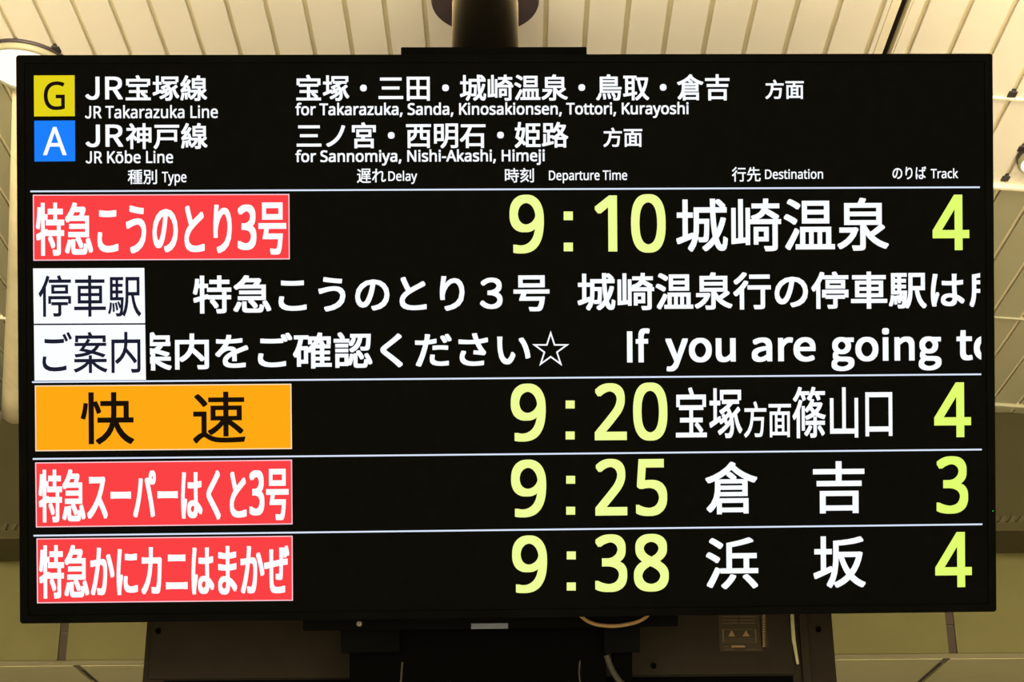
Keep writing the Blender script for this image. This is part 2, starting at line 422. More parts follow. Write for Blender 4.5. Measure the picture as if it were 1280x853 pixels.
# slanting beige pipe between ceiling and beam, at the left edge
p1 = cast(30, 116, (0, 0, CH), CN)
p2 = cast_y(22, 537, YB + 0.17)
ax = (p2 - p1)
pm = Matrix.Translation(p1) @ ax.to_track_quat('Z', 'Y').to_matrix().to_4x4()
bm = bmesh.new()
L = ax.length
lathe(bm, [(0, 0.0), (0.032, 0.0), (0.040, L * 0.4), (0.058, L * 0.85), (0.062, L - 0.02), (0.0, L - 0.02)], 40)
pp = obj('pipe', bm, M['pipe'], smooth=True)
pp.matrix_world = pm
tag(pp, 'slanting beige pipe between ceiling and beam at the left edge, beside the board', 'pipe')
SANS = {
 ' ': (208, ''),
 ',': (215, '154,84 136,23 111,-42 85,-103 33,-103 49,-38 63,31 73,93 148,93'),
 '-': (258, '32,184 32,246 226,246 226,184'),
 '0': (458, '419,287 419,253 417,221 414,191 409,163 403,137 395,112 386,90 376,70 363,52 349,37 334,23 316,12 297,3 276,-3 253,-7 229,-8 198,-6 170,1 145,12 122,27 103,47 86,70 71,98 60,129 51,163 44,201 41,243 39,287 40,332 44,373 50,411 58,446 69,477 83,504 99,527 119,547 141,562 167,573 196,579 229,581 259,579 287,573 313,562 335,547 355,527 372,504 387,477 399,446 408,411 414,373 418,332/110,287 111,249 113,215 116,184 121,156 128,132 137,111 147,93 159,78 173,67 190,59 208,54 229,52 249,54 268,59 284,67 298,78 310,92 320,110 329,131 336,156 341,184 345,215 347,249 348,287 347,325 345,359 341,390 336,417 329,442 320,463 310,481 298,495 284,507 268,515 249,520 229,521 208,520 190,515 173,507 159,495 147,481 137,463 128,442 121,417 116,390 113,359 111,325'),
 '1': (458, '285,0 216,0 216,400 216,439 217,470 219,499 196,477 169,455 108,405 71,452 226,573 285,573'),
 '2': (458, '417,0 38,0 38,59 188,210 261,287 275,304 287,320 298,337 306,353 313,370 318,387 321,405 322,424 320,446 315,466 306,482 294,496 278,507 261,514 242,519 221,520 200,520 181,517 164,512 147,506 131,498 115,489 99,478 83,466 45,513 94,548 108,555 122,561 137,567 153,572 169,576 186,578 203,580 221,581 246,579 270,576 293,570 313,562 331,552 347,540 361,526 372,510 382,492 388,472 392,451 394,428 393,406 389,385 383,364 375,344 365,324 353,305 340,286 324,267 247,185 128,67 128,64 417,64'),
 '3': (458, '395,439 394,420 392,403 387,387 381,372 373,359 363,347 352,336 340,326 326,318 310,311 294,306 277,302 277,298 309,293 337,283 360,271 379,255 394,236 405,214 411,190 413,163 412,139 407,116 400,94 390,74 377,56 360,40 341,26 318,14 292,4 263,-3 230,-7 193,-8 171,-8 150,-6 130,-4 110,-1 91,3 72,8 54,15 36,23 36,89 54,81 74,73 93,67 114,61 135,57 155,54 175,52 194,51 230,53 260,59 285,68 305,81 320,98 331,117 337,139 339,164 338,182 335,197 329,211 320,223 310,233 297,242 282,249 265,255 246,260 226,263 203,265 179,265 123,265 123,326 180,326 202,326 223,329 242,333 259,339 274,347 286,356 298,366 307,377 314,390 319,404 322,418 323,434 321,454 316,471 307,486 295,498 280,508 262,516 242,520 219,521 204,521 190,520 176,518 164,515 117,498 75,473 39,521 55,533 73,544 93,554 115,563 139,571 163,576 190,579 218,581 260,578 296,571 327,558 352,540 371,519 384,495 393,468'),
 '4': (458, '443,130 359,130 359,0 291,0 291,130 17,130 17,190 286,576 359,576 359,193 443,193/291,374 291,412 293,444 294,474 295,500 292,500 276,468 257,438 86,193 291,193'),
 '5': (458, '221,351 249,350 275,346 300,340 322,331 343,320 361,307 376,291 389,274 400,254 407,232 412,209 413,183 411,154 407,128 399,103 387,81 373,60 356,43 336,28 314,15 289,5 261,-2 231,-7 199,-8 177,-8 156,-6 136,-4 116,0 97,4 80,10 65,16 51,23 51,90 66,81 82,74 101,68 121,62 141,58 161,55 181,53 200,52 220,53 239,55 257,60 274,65 289,73 302,82 313,93 323,106 331,121 336,137 340,156 341,176 339,202 332,225 321,245 306,262 287,275 262,284 232,290 197,292 146,288 99,280 64,302 86,573 373,573 373,508 146,508 132,342 169,348'),
 '6': (458, '44,245 45,269 46,294 48,318 51,342 55,366 60,389 67,412 75,433 84,454 95,474 107,492 121,510 137,525 155,539 174,551 196,562 220,570 246,576 275,579 306,581 344,579 377,573 377,513 344,520 308,523 281,522 257,518 235,512 216,504 198,494 183,483 169,469 158,454 148,437 139,419 132,400 127,380 122,359 119,337 116,314 115,291 119,291 126,300 133,309 141,318 150,326 160,333 170,339 182,345 194,350 208,353 223,356 238,358 255,358 279,357 302,353 323,347 342,338 360,327 375,313 389,297 400,279 409,258 416,236 420,211 421,184 420,156 415,129 408,104 399,82 386,61 372,44 355,28 336,15 314,5 291,-2 266,-7 239,-8 219,-7 199,-4 181,1 163,7 146,16 130,26 115,39 101,54 88,70 77,89 67,110 59,133 52,158 48,185 45,214/238,51 262,53 284,59 303,70 320,84 334,102 343,125 349,153 351,184 350,210 344,233 336,254 324,271 308,285 289,295 267,301 241,303 222,302 205,299 189,294 175,287 162,279 150,270 140,259 131,248 124,236 119,223 116,211 115,198 116,185 117,172 120,159 123,146 127,133 133,121 139,110 146,99 155,88 164,79 174,71 185,64 197,59 210,55 223,52'),
 '7': (458, '109,0 344,508 35,508 35,573 419,573 419,518 187,0'),
 '8': (458, '229,581 253,580 276,577 298,572 318,565 336,556 352,546 366,533 378,519 388,503 395,485 399,465 400,443 399,427 396,411 392,397 385,383 377,371 368,359 357,348 346,338 333,328 320,319 306,311 291,303 308,294 325,285 340,275 355,265 369,254 381,242 392,229 401,216 409,201 414,185 418,167 419,148 417,125 413,104 406,84 395,65 383,49 367,34 350,22 330,11 308,3 284,-3 258,-7 231,-8 201,-7 174,-3 149,2 126,10 106,21 89,33 74,47 61,63 52,81 45,101 41,122 39,146 40,165 43,183 49,199 56,214 65,228 75,241 86,253 99,264 113,274 128,283 143,291 158,299 144,307 131,316 119,326 107,336 96,346 87,358 78,370 71,383 65,396 61,411 59,427 58,444 59,465 63,485 70,503 80,518 92,533 107,545 123,556 141,565 161,572 182,577 205,580/108,145 110,125 116,107 125,90 138,76 155,64 176,55 200,50 229,48 257,50 281,55 302,64 319,76 332,91 342,108 348,127 350,148 349,161 346,174 341,186 335,197 327,207 317,217 306,226 293,235 279,243 264,251 247,258 229,265 217,270 200,262 184,254 170,246 157,237 146,228 136,219 128,208 121,197 115,186 111,173 109,160/228,524 207,522 188,518 170,512 155,502 143,491 134,476 128,460 127,441 128,427 130,414 135,402 141,391 148,382 157,373 167,365 179,357 232,330 282,357 292,364 302,373 310,382 317,392 323,402 327,414 330,427 330,441 329,460 323,476 315,491 302,502 287,512 270,518 250,522'),
 '9': (458, '417,328 417,304 415,279 413,255 410,231 406,207 401,183 394,161 387,139 377,118 366,99 354,80 340,63 324,47 306,33 286,21 265,11 241,3 214,-3 185,-7 154,-8 117,-6 82,0 82,60 115,53 152,50 179,51 204,54 226,60 245,68 262,78 278,90 291,103 303,118 313,135 322,153 329,172 334,192 339,213 342,235 344,258 346,281 341,281 334,272 327,263 319,255 310,247 301,240 290,233 278,228 266,223 252,219 237,216 222,215 204,214 181,215 158,219 138,226 118,235 101,246 85,260 72,275 61,294 52,314 45,336 41,361 40,387 42,416 46,443 53,468 63,491 76,511 90,529 107,544 127,557 148,568 171,575 196,579 223,581 243,580 262,577 281,572 299,565 316,556 332,545 347,533 361,518 373,501 384,483 394,462 402,439 409,415 413,388 416,359/223,521 199,519 178,513 159,503 142,488 128,470 118,447 112,420 110,388 112,362 117,339 125,318 137,301 152,287 171,277 193,271 220,269 238,270 256,273 272,278 286,285 300,293 311,303 321,313 330,325 337,337 342,349 345,362 346,374 345,387 344,400 341,413 338,426 334,439 328,451 322,463 315,474 307,484 298,493 288,501 277,508 265,514 252,518 238,520'),
 ':': (215, '58,43 59,57 61,69 66,78 72,85 80,90 88,94 97,96 107,97 117,96 126,94 135,90 142,85 149,78 153,69 156,57 157,43 156,30 153,18 149,9 142,2 135,-4 126,-8 117,-10 107,-11 97,-10 88,-8 80,-4 72,2 66,9 61,18 59,30/58,387 59,401 61,412 66,422 72,429 80,434 88,438 97,440 107,441 117,440 126,438 135,434 142,429 149,422 153,412 156,401 157,387 156,373 153,362 149,352 142,345 135,339 126,335 117,333 107,332 97,333 88,335 80,339 72,345 66,352 61,362 59,373'),
 'A': (512, '437,0 368,177 141,177 73,0 0,0 224,575 289,575 512,0/282,415 274,438 263,473 255,500 247,468 238,438 230,415 165,241 346,241'),
 'D': (585, '536,292 534,246 528,203 516,165 501,131 481,100 457,74 430,51 399,33 364,18 325,8 283,2 237,0 78,0 78,573 254,573 296,571 335,565 371,555 404,540 434,523 460,501 483,475 502,446 517,413 528,377 534,336/460,289 459,326 454,359 446,388 435,415 421,437 404,457 384,474 361,487 336,498 308,505 277,509 244,511 150,511 150,62 228,62 265,63 299,68 329,76 357,87 381,102 402,119 420,140 434,164 446,190 454,220 459,253'),
 'G': (584, '326,302 524,302 524,22 501,15 478,8 454,3 431,-1 406,-4 380,-6 352,-8 323,-8 280,-6 241,1 205,12 173,28 145,47 120,71 98,98 81,130 67,164 57,202 51,243 49,286 51,330 58,370 69,407 84,442 104,473 127,500 154,524 186,544 220,560 259,571 300,578 346,581 369,580 392,578 415,576 437,572 458,567 478,561 498,554 516,547 489,484 473,491 457,497 439,503 421,508 401,512 382,515 362,517 342,517 309,515 278,510 250,501 225,489 202,474 181,455 164,434 150,409 139,382 131,353 126,321 124,286 126,253 130,222 137,193 146,166 159,141 175,119 194,100 216,84 241,71 270,62 303,56 340,55 404,59 452,68 452,238 326,238'),
 'H': (594, '516,0 443,0 443,267 150,267 150,0 78,0 78,573 150,573 150,330 443,330 443,573 516,573'),
 'J': (219, '-3,-152 -37,-150 -63,-142 -63,-81 -35,-87 -5,-89 5,-89 15,-87 24,-85 33,-81 42,-76 50,-70 57,-62 63,-53 67,-42 71,-29 73,-14 74,3 74,573 146,573 146,9 145,-18 141,-42 136,-63 128,-82 117,-99 105,-113 91,-125 75,-135 58,-143 39,-148 19,-151'),
 'K': (496, '496,0 411,0 209,273 150,222 150,0 78,0 78,573 150,573 150,290 199,345 249,399 403,573 488,573 261,323'),
 'L': (420, '78,0 78,573 150,573 150,64 400,64 400,0'),
 'N': (609, '532,0 447,0 141,476 138,476 141,432 143,378 144,320 144,0 78,0 78,573 161,573 467,99 470,99 468,137 466,193 464,249 464,573 532,573'),
 'R': (499, '236,573 270,571 301,568 329,562 353,555 375,544 393,532 409,517 422,500 432,481 439,460 443,436 444,410 443,388 440,368 435,350 427,334 418,319 408,306 397,295 385,285 371,277 358,269 344,262 330,257 487,0 403,0 264,237 150,237 150,0 78,0 78,573/232,510 150,510 150,298 236,298 268,299 296,304 319,313 338,325 352,341 362,359 368,381 370,407 369,424 366,440 361,455 355,467 346,477 336,486 324,494 310,500 293,504 275,507 254,509'),
 'S': (440, '403,153 401,128 396,106 389,85 378,66 364,49 348,35 328,22 307,11 283,3 257,-3 228,-7 198,-8 137,-5 83,4 41,19 41,88 56,82 73,76 92,70 113,65 134,60 156,57 179,55 201,55 222,55 240,57 257,61 273,66 286,72 298,79 308,88 316,98 322,109 327,120 329,133 330,147 330,160 327,173 324,184 318,194 311,204 302,213 291,221 277,230 261,238 242,247 220,255 196,265 131,294 118,302 106,311 95,320 85,330 76,340 69,351 63,363 57,375 53,389 50,403 49,418 48,435 50,457 54,477 61,496 71,513 84,528 99,542 116,553 136,563 157,571 180,576 205,579 231,581 254,580 276,578 297,576 318,572 337,567 355,562 372,555 389,549 366,487 302,508 284,512 266,515 248,517 229,517 212,517 196,515 182,511 169,507 158,501 148,494 140,486 133,478 128,468 124,457 122,446 121,434 122,420 124,407 128,396 133,386 140,376 149,367 160,359 172,351 187,343 204,335 224,327 246,318 270,309 293,299 313,289 332,279 348,268 362,255 374,242 385,228 392,212 398,194 401,175'),
 'T': (446, '259,0 187,0 187,509 8,509 8,573 437,573 437,509 259,509'),
 'a': (450, '231,437 268,435 299,428 326,418 347,403 364,383 376,358 383,328 385,293 385,0 334,0 320,61 317,61 307,50 298,40 288,30 279,22 268,15 258,9 246,3 234,-1 220,-4 206,-6 190,-8 172,-8 154,-7 136,-5 119,0 103,6 88,13 75,23 64,34 55,48 47,63 41,80 38,99 37,119 40,150 50,176 65,199 87,219 116,234 152,245 194,253 243,257 316,259 316,285 315,309 310,330 303,347 293,359 280,368 265,375 247,379 227,380 210,379 194,378 178,374 163,370 106,347 84,400 99,408 115,414 132,421 151,426 170,431 190,434 210,436/252,208 215,205 184,200 159,192 141,182 127,170 118,155 112,138 110,119 111,102 115,87 122,75 132,66 144,58 157,53 172,50 188,49 215,51 238,56 260,66 279,79 295,96 306,117 313,142 315,172 315,210'),
 'b': (493, '139,461 138,410 135,373 139,373 149,386 161,398 174,409 189,419 206,427 226,432 248,436 272,437 298,436 322,431 344,423 365,412 384,398 401,381 415,361 428,338 437,312 444,283 448,250 449,215 448,180 444,147 437,118 427,91 415,68 400,48 384,31 365,17 344,6 322,-2 298,-6 272,-8 248,-7 226,-3 206,2 189,10 174,20 161,31 149,42 139,55 133,55 119,0 68,0 68,609 139,609/260,379 238,377 219,374 202,369 188,361 175,351 165,339 157,325 150,308 145,289 142,268 139,244 139,217 139,214 140,177 145,144 153,116 165,93 181,74 202,61 229,53 261,51 288,53 312,61 332,74 348,93 360,117 369,145 374,178 376,216 374,254 369,287 360,315 348,338 331,356 311,368 288,376'),
 'c': (385, '241,-8 213,-7 187,-2 162,5 139,15 118,28 99,45 83,65 69,87 58,114 50,143 46,176 44,213 46,250 51,284 59,315 71,342 85,365 102,385 121,401 142,415 166,425 191,432 217,436 245,438 262,437 278,436 293,434 309,431 323,427 336,424 348,419 358,415 337,356 292,370 244,376 223,375 204,371 187,366 172,358 159,347 148,335 138,320 131,303 125,284 120,263 118,239 117,213 118,189 120,166 125,145 131,126 138,109 148,94 159,82 172,71 186,63 202,58 220,54 240,53 257,53 273,55 288,57 302,60 351,78 351,15 340,10 328,5 316,1 304,-2 290,-5 275,-7 258,-8'),
 'd': (493, '221,-8 195,-6 171,-2 148,6 128,17 109,31 92,48 78,68 65,91 56,117 49,146 45,179 44,214 45,249 49,282 56,311 66,338 78,361 93,381 110,399 128,413 149,424 171,432 195,436 221,438 238,437 253,436 267,433 280,429 292,425 303,420 314,413 323,407 332,399 340,391 348,383 354,374 359,374 356,405 354,438 354,609 425,609 425,0 368,0 358,58 354,58 348,49 340,40 332,32 323,24 314,17 303,11 292,6 279,1 266,-3 252,-6 237,-7/232,51 263,53 290,60 311,71 328,88 340,109 348,135 354,165 355,200 355,213 354,251 349,284 340,313 329,336 313,355 291,369 264,377 231,379 204,376 181,368 162,354 146,334 133,309 124,281 119,249 117,213 119,176 124,144 133,116 146,93 162,74 181,61 205,53'),
 'e': (452, '234,438 261,436 286,432 308,424 329,414 348,401 364,385 378,367 390,346 399,323 406,299 410,272 411,244 411,201 117,201 120,167 127,137 139,111 154,90 174,74 197,62 224,55 254,52 274,53 293,54 310,56 327,60 392,82 392,20 376,13 359,8 343,3 327,-1 310,-4 292,-6 272,-8 251,-8 221,-6 194,-2 167,6 143,17 121,31 101,48 85,68 70,91 59,117 51,146 46,177 44,212 46,246 50,277 57,306 68,333 81,357 96,378 114,395 134,411 157,423 181,431 207,436/233,380 209,378 188,372 170,362 154,348 140,330 130,309 123,285 119,257 338,257 337,275 335,292 331,307 326,322 320,334 312,346 303,356 292,364 280,371 266,376 251,379'),
 'f': (276, '266,375 158,375 158,0 87,0 87,375 12,375 12,408 87,432 87,457 88,483 92,507 97,528 104,547 113,563 124,577 137,588 152,597 168,604 186,609 206,612 227,613 274,609 310,599 292,544 262,552 228,556 211,554 197,550 185,542 175,532 168,519 162,502 159,481 158,458 158,430 266,430'),
 'h': (495, '139,431 138,399 135,370 140,370 147,381 155,391 164,400 174,407 185,414 196,420 208,425 221,429 233,433 247,435 260,437 273,437 298,436 321,433 342,428 360,421 377,411 391,400 403,386 413,370 421,351 426,330 430,306 431,280 431,0 361,0 361,275 359,299 355,321 348,338 338,353 324,364 308,372 288,377 265,379 242,377 222,374 204,368 189,360 177,350 166,338 157,324 150,308 145,289 142,269 139,246 139,222 139,0 68,0 68,609 139,609'),
 'i': (207, '139,430 139,0 68,0 68,430/104,591 112,590 119,588 126,585 133,580 138,574 142,566 144,557 145,546 144,536 142,526 138,519 133,512 126,508 119,504 112,502 104,501 96,502 88,504 81,508 75,512 69,519 66,526 63,536 63,546 63,557 66,566 69,574 75,580 81,585 88,588 96,590'),
 'j': (207, '18,-192 -18,-190 -44,-183 -44,-126 -19,-132 9,-134 21,-133 32,-130 42,-126 51,-120 59,-111 64,-100 67,-85 68,-67 68,430 139,430 139,-64 138,-84 136,-101 132,-118 126,-133 119,-147 110,-159 99,-169 87,-177 72,-184 56,-189 38,-192/63,546 63,557 66,566 69,574 75,580 81,585 88,588 96,590 104,591 112,590 119,588 126,585 133,580 138,574 142,566 144,557 145,546 144,536 142,526 138,519 133,512 126,508 119,504 112,502 104,501 96,502 88,504 81,508 75,512 69,519 66,526 63,536'),
 'k': (428, '138,291 137,257 135,221 138,221 152,240 172,264 189,285 326,430 409,430 235,246 421,0 336,0 187,200 138,158 138,0 68,0 68,609 138,609'),
 'l': (207, '139,0 68,0 68,609 139,609'),
 'm': (750, '540,438 574,436 603,429 628,417 649,401 665,379 676,352 683,319 685,280 685,0 615,0 615,277 614,300 610,321 603,338 594,353 582,364 567,372 549,377 528,379 499,376 474,369 454,358 438,342 426,322 418,298 413,270 411,237 411,0 342,0 342,277 341,293 339,308 336,321 332,333 327,344 320,353 312,361 303,367 293,372 281,376 268,378 253,379 233,377 215,374 199,368 185,360 174,350 164,338 156,324 150,308 145,290 141,269 139,247 139,223 139,0 68,0 68,430 125,430 136,371 140,371 147,382 155,392 163,401 173,409 183,416 194,422 205,427 217,431 229,434 241,436 254,437 266,438 290,437 312,433 332,428 349,420 365,410 378,398 389,383 398,366 402,366 414,383 427,398 443,410 461,420 480,428 499,433 519,437'),
 'n': (495, '275,438 311,436 343,429 369,417 391,401 409,379 421,352 428,319 431,280 431,0 361,0 361,275 359,299 355,321 348,338 338,353 324,364 308,372 288,377 265,379 232,376 204,368 182,356 166,338 154,316 146,289 140,258 139,223 139,0 68,0 68,430 125,430 136,371 140,371 147,382 156,392 165,401 175,409 186,416 198,422 210,427 222,431 235,434 248,436 262,437'),
 'o': (485, '442,216 441,190 438,165 434,142 428,121 420,101 411,82 400,66 388,51 374,37 359,25 342,15 324,7 305,0 285,-4 264,-7 241,-8 221,-7 200,-4 181,0 163,7 145,15 129,25 114,37 100,51 88,66 77,82 67,101 59,121 52,142 48,165 45,190 44,216 46,250 50,282 58,310 68,336 81,360 97,380 116,397 137,412 161,423 186,431 214,436 244,438 272,436 299,431 324,423 347,412 368,397 387,380 403,360 417,336 428,310 436,282 440,250/117,216 118,191 120,169 125,147 130,128 138,110 147,95 159,82 172,71 187,62 203,56 222,52 243,51 264,52 282,56 299,62 314,71 327,82 339,95 348,110 356,128 361,147 366,169 368,191 369,216 368,240 365,263 361,284 355,303 348,320 338,335 327,348 314,359 299,367 282,374 263,377 242,379 212,376 185,368 164,354 147,335 134,311 124,284 119,252'),
 'p': (493, '273,438 298,436 322,432 344,424 365,413 384,399 401,383 415,363 428,339 437,313 444,284 448,251 449,216 448,181 444,148 437,119 427,93 415,69 401,49 384,31 365,17 345,6 322,-2 298,-6 272,-8 256,-7 241,-6 227,-3 213,1 201,6 190,11 179,17 170,24 139,55 134,55 137,20 139,-16 139,-192 68,-192 68,430 126,430 136,371 139,371 145,380 153,389 161,397 170,405 179,412 189,419 201,424 213,429 226,433 240,436 256,437/260,379 239,377 221,374 204,369 190,362 178,353 167,342 158,328 152,313 146,295 142,275 140,254 139,229 139,216 139,190 142,167 145,145 150,126 157,109 165,93 176,80 188,70 203,61 220,55 239,52 261,51 280,52 297,56 312,63 326,72 338,84 348,98 357,113 364,131 369,150 373,171 375,193 376,217 374,252 369,283 360,310 348,334 331,354 311,367 288,376'),
 'r': (331, '269,438 295,437 319,433 310,368 287,372 264,374 252,373 240,371 228,368 217,363 206,358 195,351 186,343 176,334 168,324 161,313 154,301 149,289 144,275 141,261 139,245 139,229 139,0 68,0 68,430 126,430 134,351 137,351 144,363 152,374 161,385 170,395 180,404 191,413 202,420 214,426 227,431 240,435 254,437'),
 's': (384, '348,119 347,99 343,80 336,64 327,49 316,36 302,24 286,14 268,6 248,0 226,-4 202,-7 176,-8 155,-8 135,-6 116,-4 99,-1 83,3 68,8 55,13 42,19 42,83 104,60 122,55 141,52 159,50 178,49 203,50 224,53 242,59 256,66 266,76 274,86 278,99 280,112 279,120 278,128 275,135 271,141 266,148 259,154 250,160 239,167 174,196 103,228 89,236 76,245 66,255 57,266 50,278 45,292 42,307 41,324 44,350 52,372 66,392 85,408 109,421 137,430 168,436 202,438 221,437 240,436 258,434 275,430 292,426 308,421 324,415 339,409 315,353 258,372 243,376 228,378 213,380 197,380 177,379 159,377 144,372 131,366 121,358 114,350 110,339 108,328 109,319 111,312 114,304 119,298 125,292 133,286 142,280 154,274 219,246 289,215 302,206 314,197 324,187 333,176 339,164 344,150 347,135'),
 't': (289, '212,50 245,53 272,59 272,5 240,-4 200,-8 183,-7 167,-5 152,-1 138,4 124,11 112,20 101,31 91,44 84,60 78,79 75,100 74,125 74,375 13,375 13,409 75,437 103,528 144,528 144,430 269,430 269,375 144,375 144,127 146,108 149,93 155,79 163,69 173,60 185,54 198,51'),
 'u': (495, '427,430 427,0 370,0 359,57 356,57 349,46 340,36 331,28 321,20 310,13 298,8 286,3 273,-1 260,-4 247,-6 234,-8 220,-8 195,-7 173,-4 152,1 134,8 117,18 103,29 91,43 81,59 73,78 68,99 64,122 63,148 63,430 135,430 135,153 136,129 141,108 148,91 158,76 171,65 188,57 207,52 230,51 253,52 273,55 291,61 306,69 319,79 330,91 338,105 345,121 350,140 354,160 356,182 357,206 357,430'),
 'y': (409, '1,430 76,430 169,185 184,144 196,105 205,68 209,68 224,121 245,186 333,430 409,430 224,-59 216,-79 207,-97 198,-114 188,-130 177,-144 165,-156 152,-167 138,-176 123,-183 106,-188 87,-191 67,-192 34,-190 9,-186 9,-130 30,-133 56,-135 68,-134 79,-132 90,-130 99,-126 108,-120 116,-114 123,-107 130,-99 136,-90 142,-80 147,-70 152,-59 174,-2'),
 'z': (377, '346,0 31,0 31,47 262,375 45,375 45,430 340,430 340,377 112,55 346,55'),
}
WIDE = {
 ' ': (79, ''),
 '3': (195, '92,-5 114,-2 134,4 151,15 163,29 172,47 175,69 173,85 167,100 159,112 148,121 135,129 120,134 120,136 139,145 153,158 163,176 166,197 163,216 156,232 145,244 130,254 112,259 91,261 70,259 52,253 35,243 20,231 37,210 48,221 61,228 75,233 90,235 108,232 122,224 130,211 133,195 132,181 127,170 118,160 104,152 86,147 62,146 62,121 89,119 109,115 125,107 135,97 140,84 142,70 140,56 135,44 128,35 117,28 105,24 90,22 70,24 53,31 39,40 27,51 10,31 24,17 42,6 65,-2'),
 'I': (103, '35,0 68,0 68,257 35,257'),
 'J': (188, '83,-5 106,-2 124,6 137,19 147,35 152,54 154,75 154,257 121,257 121,78 120,61 117,47 111,37 103,29 92,25 80,24 67,25 55,31 45,40 35,53 12,36 25,18 41,6 60,-2'),
 'R': (223, '68,135 68,230 111,230 129,229 145,226 157,220 166,212 171,200 173,185 171,169 166,157 157,147 145,140 129,136 111,135/176,0 213,0 147,112 164,118 178,126 189,137 198,150 203,166 205,185 202,209 194,227 180,241 162,250 140,255 116,257 35,257 35,0 68,0 68,109 114,109'),
 'a': (197, '76,-5 93,-2 109,3 125,12 139,23 140,23 143,0 169,0 169,117 167,139 162,158 154,174 141,185 124,193 103,195 81,193 61,187 43,179 29,170 41,148 53,156 67,162 82,167 98,168 112,167 122,161 129,154 134,144 137,133 137,120 101,115 71,107 49,97 33,84 24,68 21,49 23,33 28,20 36,10 47,2 61,-3/85,21 72,23 61,28 54,38 51,51 53,63 59,73 70,82 87,89 109,95 137,99 137,46 124,35 111,28 98,23'),
 'e': (194, '109,-5 127,-3 144,1 158,7 172,15 160,36 149,30 138,25 126,22 113,21 96,23 81,29 68,39 59,52 53,69 50,88 178,88 179,106 177,131 170,153 160,171 145,184 126,192 103,195 82,192 62,183 44,168 31,148 21,124 18,95 21,66 31,41 45,22 63,7 85,-2/49,110 53,128 59,142 68,154 79,163 91,168 104,169 118,168 129,163 139,154 146,143 150,128 151,110'),
 'f': (114, '12,164 37,164 37,0 69,0 69,164 110,164 110,190 69,190 69,220 71,236 76,248 84,255 96,258 118,252 125,277 118,280 110,282 102,283 93,283 76,281 62,276 51,266 43,254 39,239 37,221 37,190 12,188'),
 'g': (198, '96,-88 124,-85 147,-78 166,-68 181,-54 190,-39 193,-22 191,-7 185,4 176,13 163,19 146,22 126,23 89,23 73,25 63,29 57,36 56,44 57,51 59,57 63,62 68,67 75,64 82,62 89,61 96,60 115,62 131,68 145,78 156,91 163,107 166,126 164,138 161,149 156,158 150,166 189,166 189,190 123,190 96,195 77,193 61,187 46,177 35,163 27,147 25,127 27,111 33,97 41,85 50,76 50,75 42,68 35,60 31,50 29,39 30,29 34,20 39,13 46,8 46,6 34,-3 25,-13 20,-25 18,-37 20,-52 28,-64 40,-74 55,-82 74,-86/96,82 80,85 68,94 59,108 56,127 59,146 68,160 80,169 96,172 112,169 125,160 133,146 137,127 133,108 125,94 112,85/101,-65 78,-63 60,-56 50,-46 46,-32 47,-24 50,-16 56,-8 65,0 90,-3 123,-3 139,-4 151,-8 159,-16 161,-27 157,-41 145,-54 126,-62'),
 'i': (97, '32,0 64,0 64,190 32,190/48,229 57,231 64,235 68,242 70,251 68,259 64,266 57,270 48,271 40,270 33,266 29,259 27,251 29,242 33,235 40,231'),
 'n': (214, '32,0 64,0 64,138 78,151 90,160 103,165 116,167 128,166 137,162 144,155 149,145 151,132 152,116 152,0 184,0 184,120 183,143 178,161 170,176 159,186 144,193 126,195 108,193 91,186 76,175 62,162 58,190 32,190'),
 'o': (213, '106,-5 129,-2 150,7 167,22 182,41 191,66 194,95 191,124 182,149 167,169 150,183 129,192 106,195 83,192 63,183 45,169 31,149 21,124 18,95 21,66 31,41 45,22 63,7 83,-2/106,22 91,24 77,31 66,42 58,57 53,74 51,95 53,116 58,133 66,148 77,159 91,166 106,168 122,166 135,159 146,148 154,133 160,116 161,95 160,74 154,57 146,42 135,31 122,24'),
 'r': (136, '32,0 64,0 64,122 75,143 87,156 100,164 112,166 131,163 137,191 116,195 101,192 86,184 73,172 62,155 58,190 32,190'),
 't': (132, '92,-5 101,-4 110,-2 119,0 127,2 121,27 99,21 85,24 76,31 71,42 70,58 70,164 121,164 121,190 70,190 70,244 43,244 40,190 9,188 9,164 38,164 38,59 39,41 43,25 50,13 60,3 74,-3'),
 'u': (213, '88,-5 106,-2 122,5 137,16 151,30 152,30 154,0 181,0 181,190 149,190 149,55 136,41 124,31 111,25 97,23 86,24 77,28 70,35 65,45 63,58 62,74 62,190 29,190 29,70 31,47 36,29 44,14 55,4 70,-2'),
 'y': (183, '35,-82 53,-80 68,-73 80,-63 91,-50 99,-34 106,-16 178,190 147,190 112,85 97,31 95,31 76,85 38,190 5,190 81,0 77,-15 70,-31 60,-44 49,-53 34,-56 19,-53 13,-78'),
}

# ------------------------------------------------------------------ the departure board
ZC = 3.44
zL = ZC * 0.991
zR = zL * 711.0 / 698.0
TL = EYE + ray(20, 69) * zL
TR = EYE + ray(1242, 67) * zR
BL = EYE + ray(25, 780) * zL
UX = (TR - TL).normalized()
VY = (TL - BL)
VY = (VY - UX * VY.dot(UX)).normalized()
NZ = UX.cross(VY).normalized()                 # towards the viewer
BMW = Matrix(((UX.x, VY.x, NZ.x, TL.x), (UX.y, VY.y, NZ.y, TL.y), (UX.z, VY.z, NZ.z, TL.z), (0, 0, 0, 1)))
BINV = BMW.inverted()
PX = 2.0 / 1222.0                              # one pixel on the board, metres (about)


def uv(px, py):
    p = BINV @ cast(px, py, TL, NZ)
    return p.x, p.y


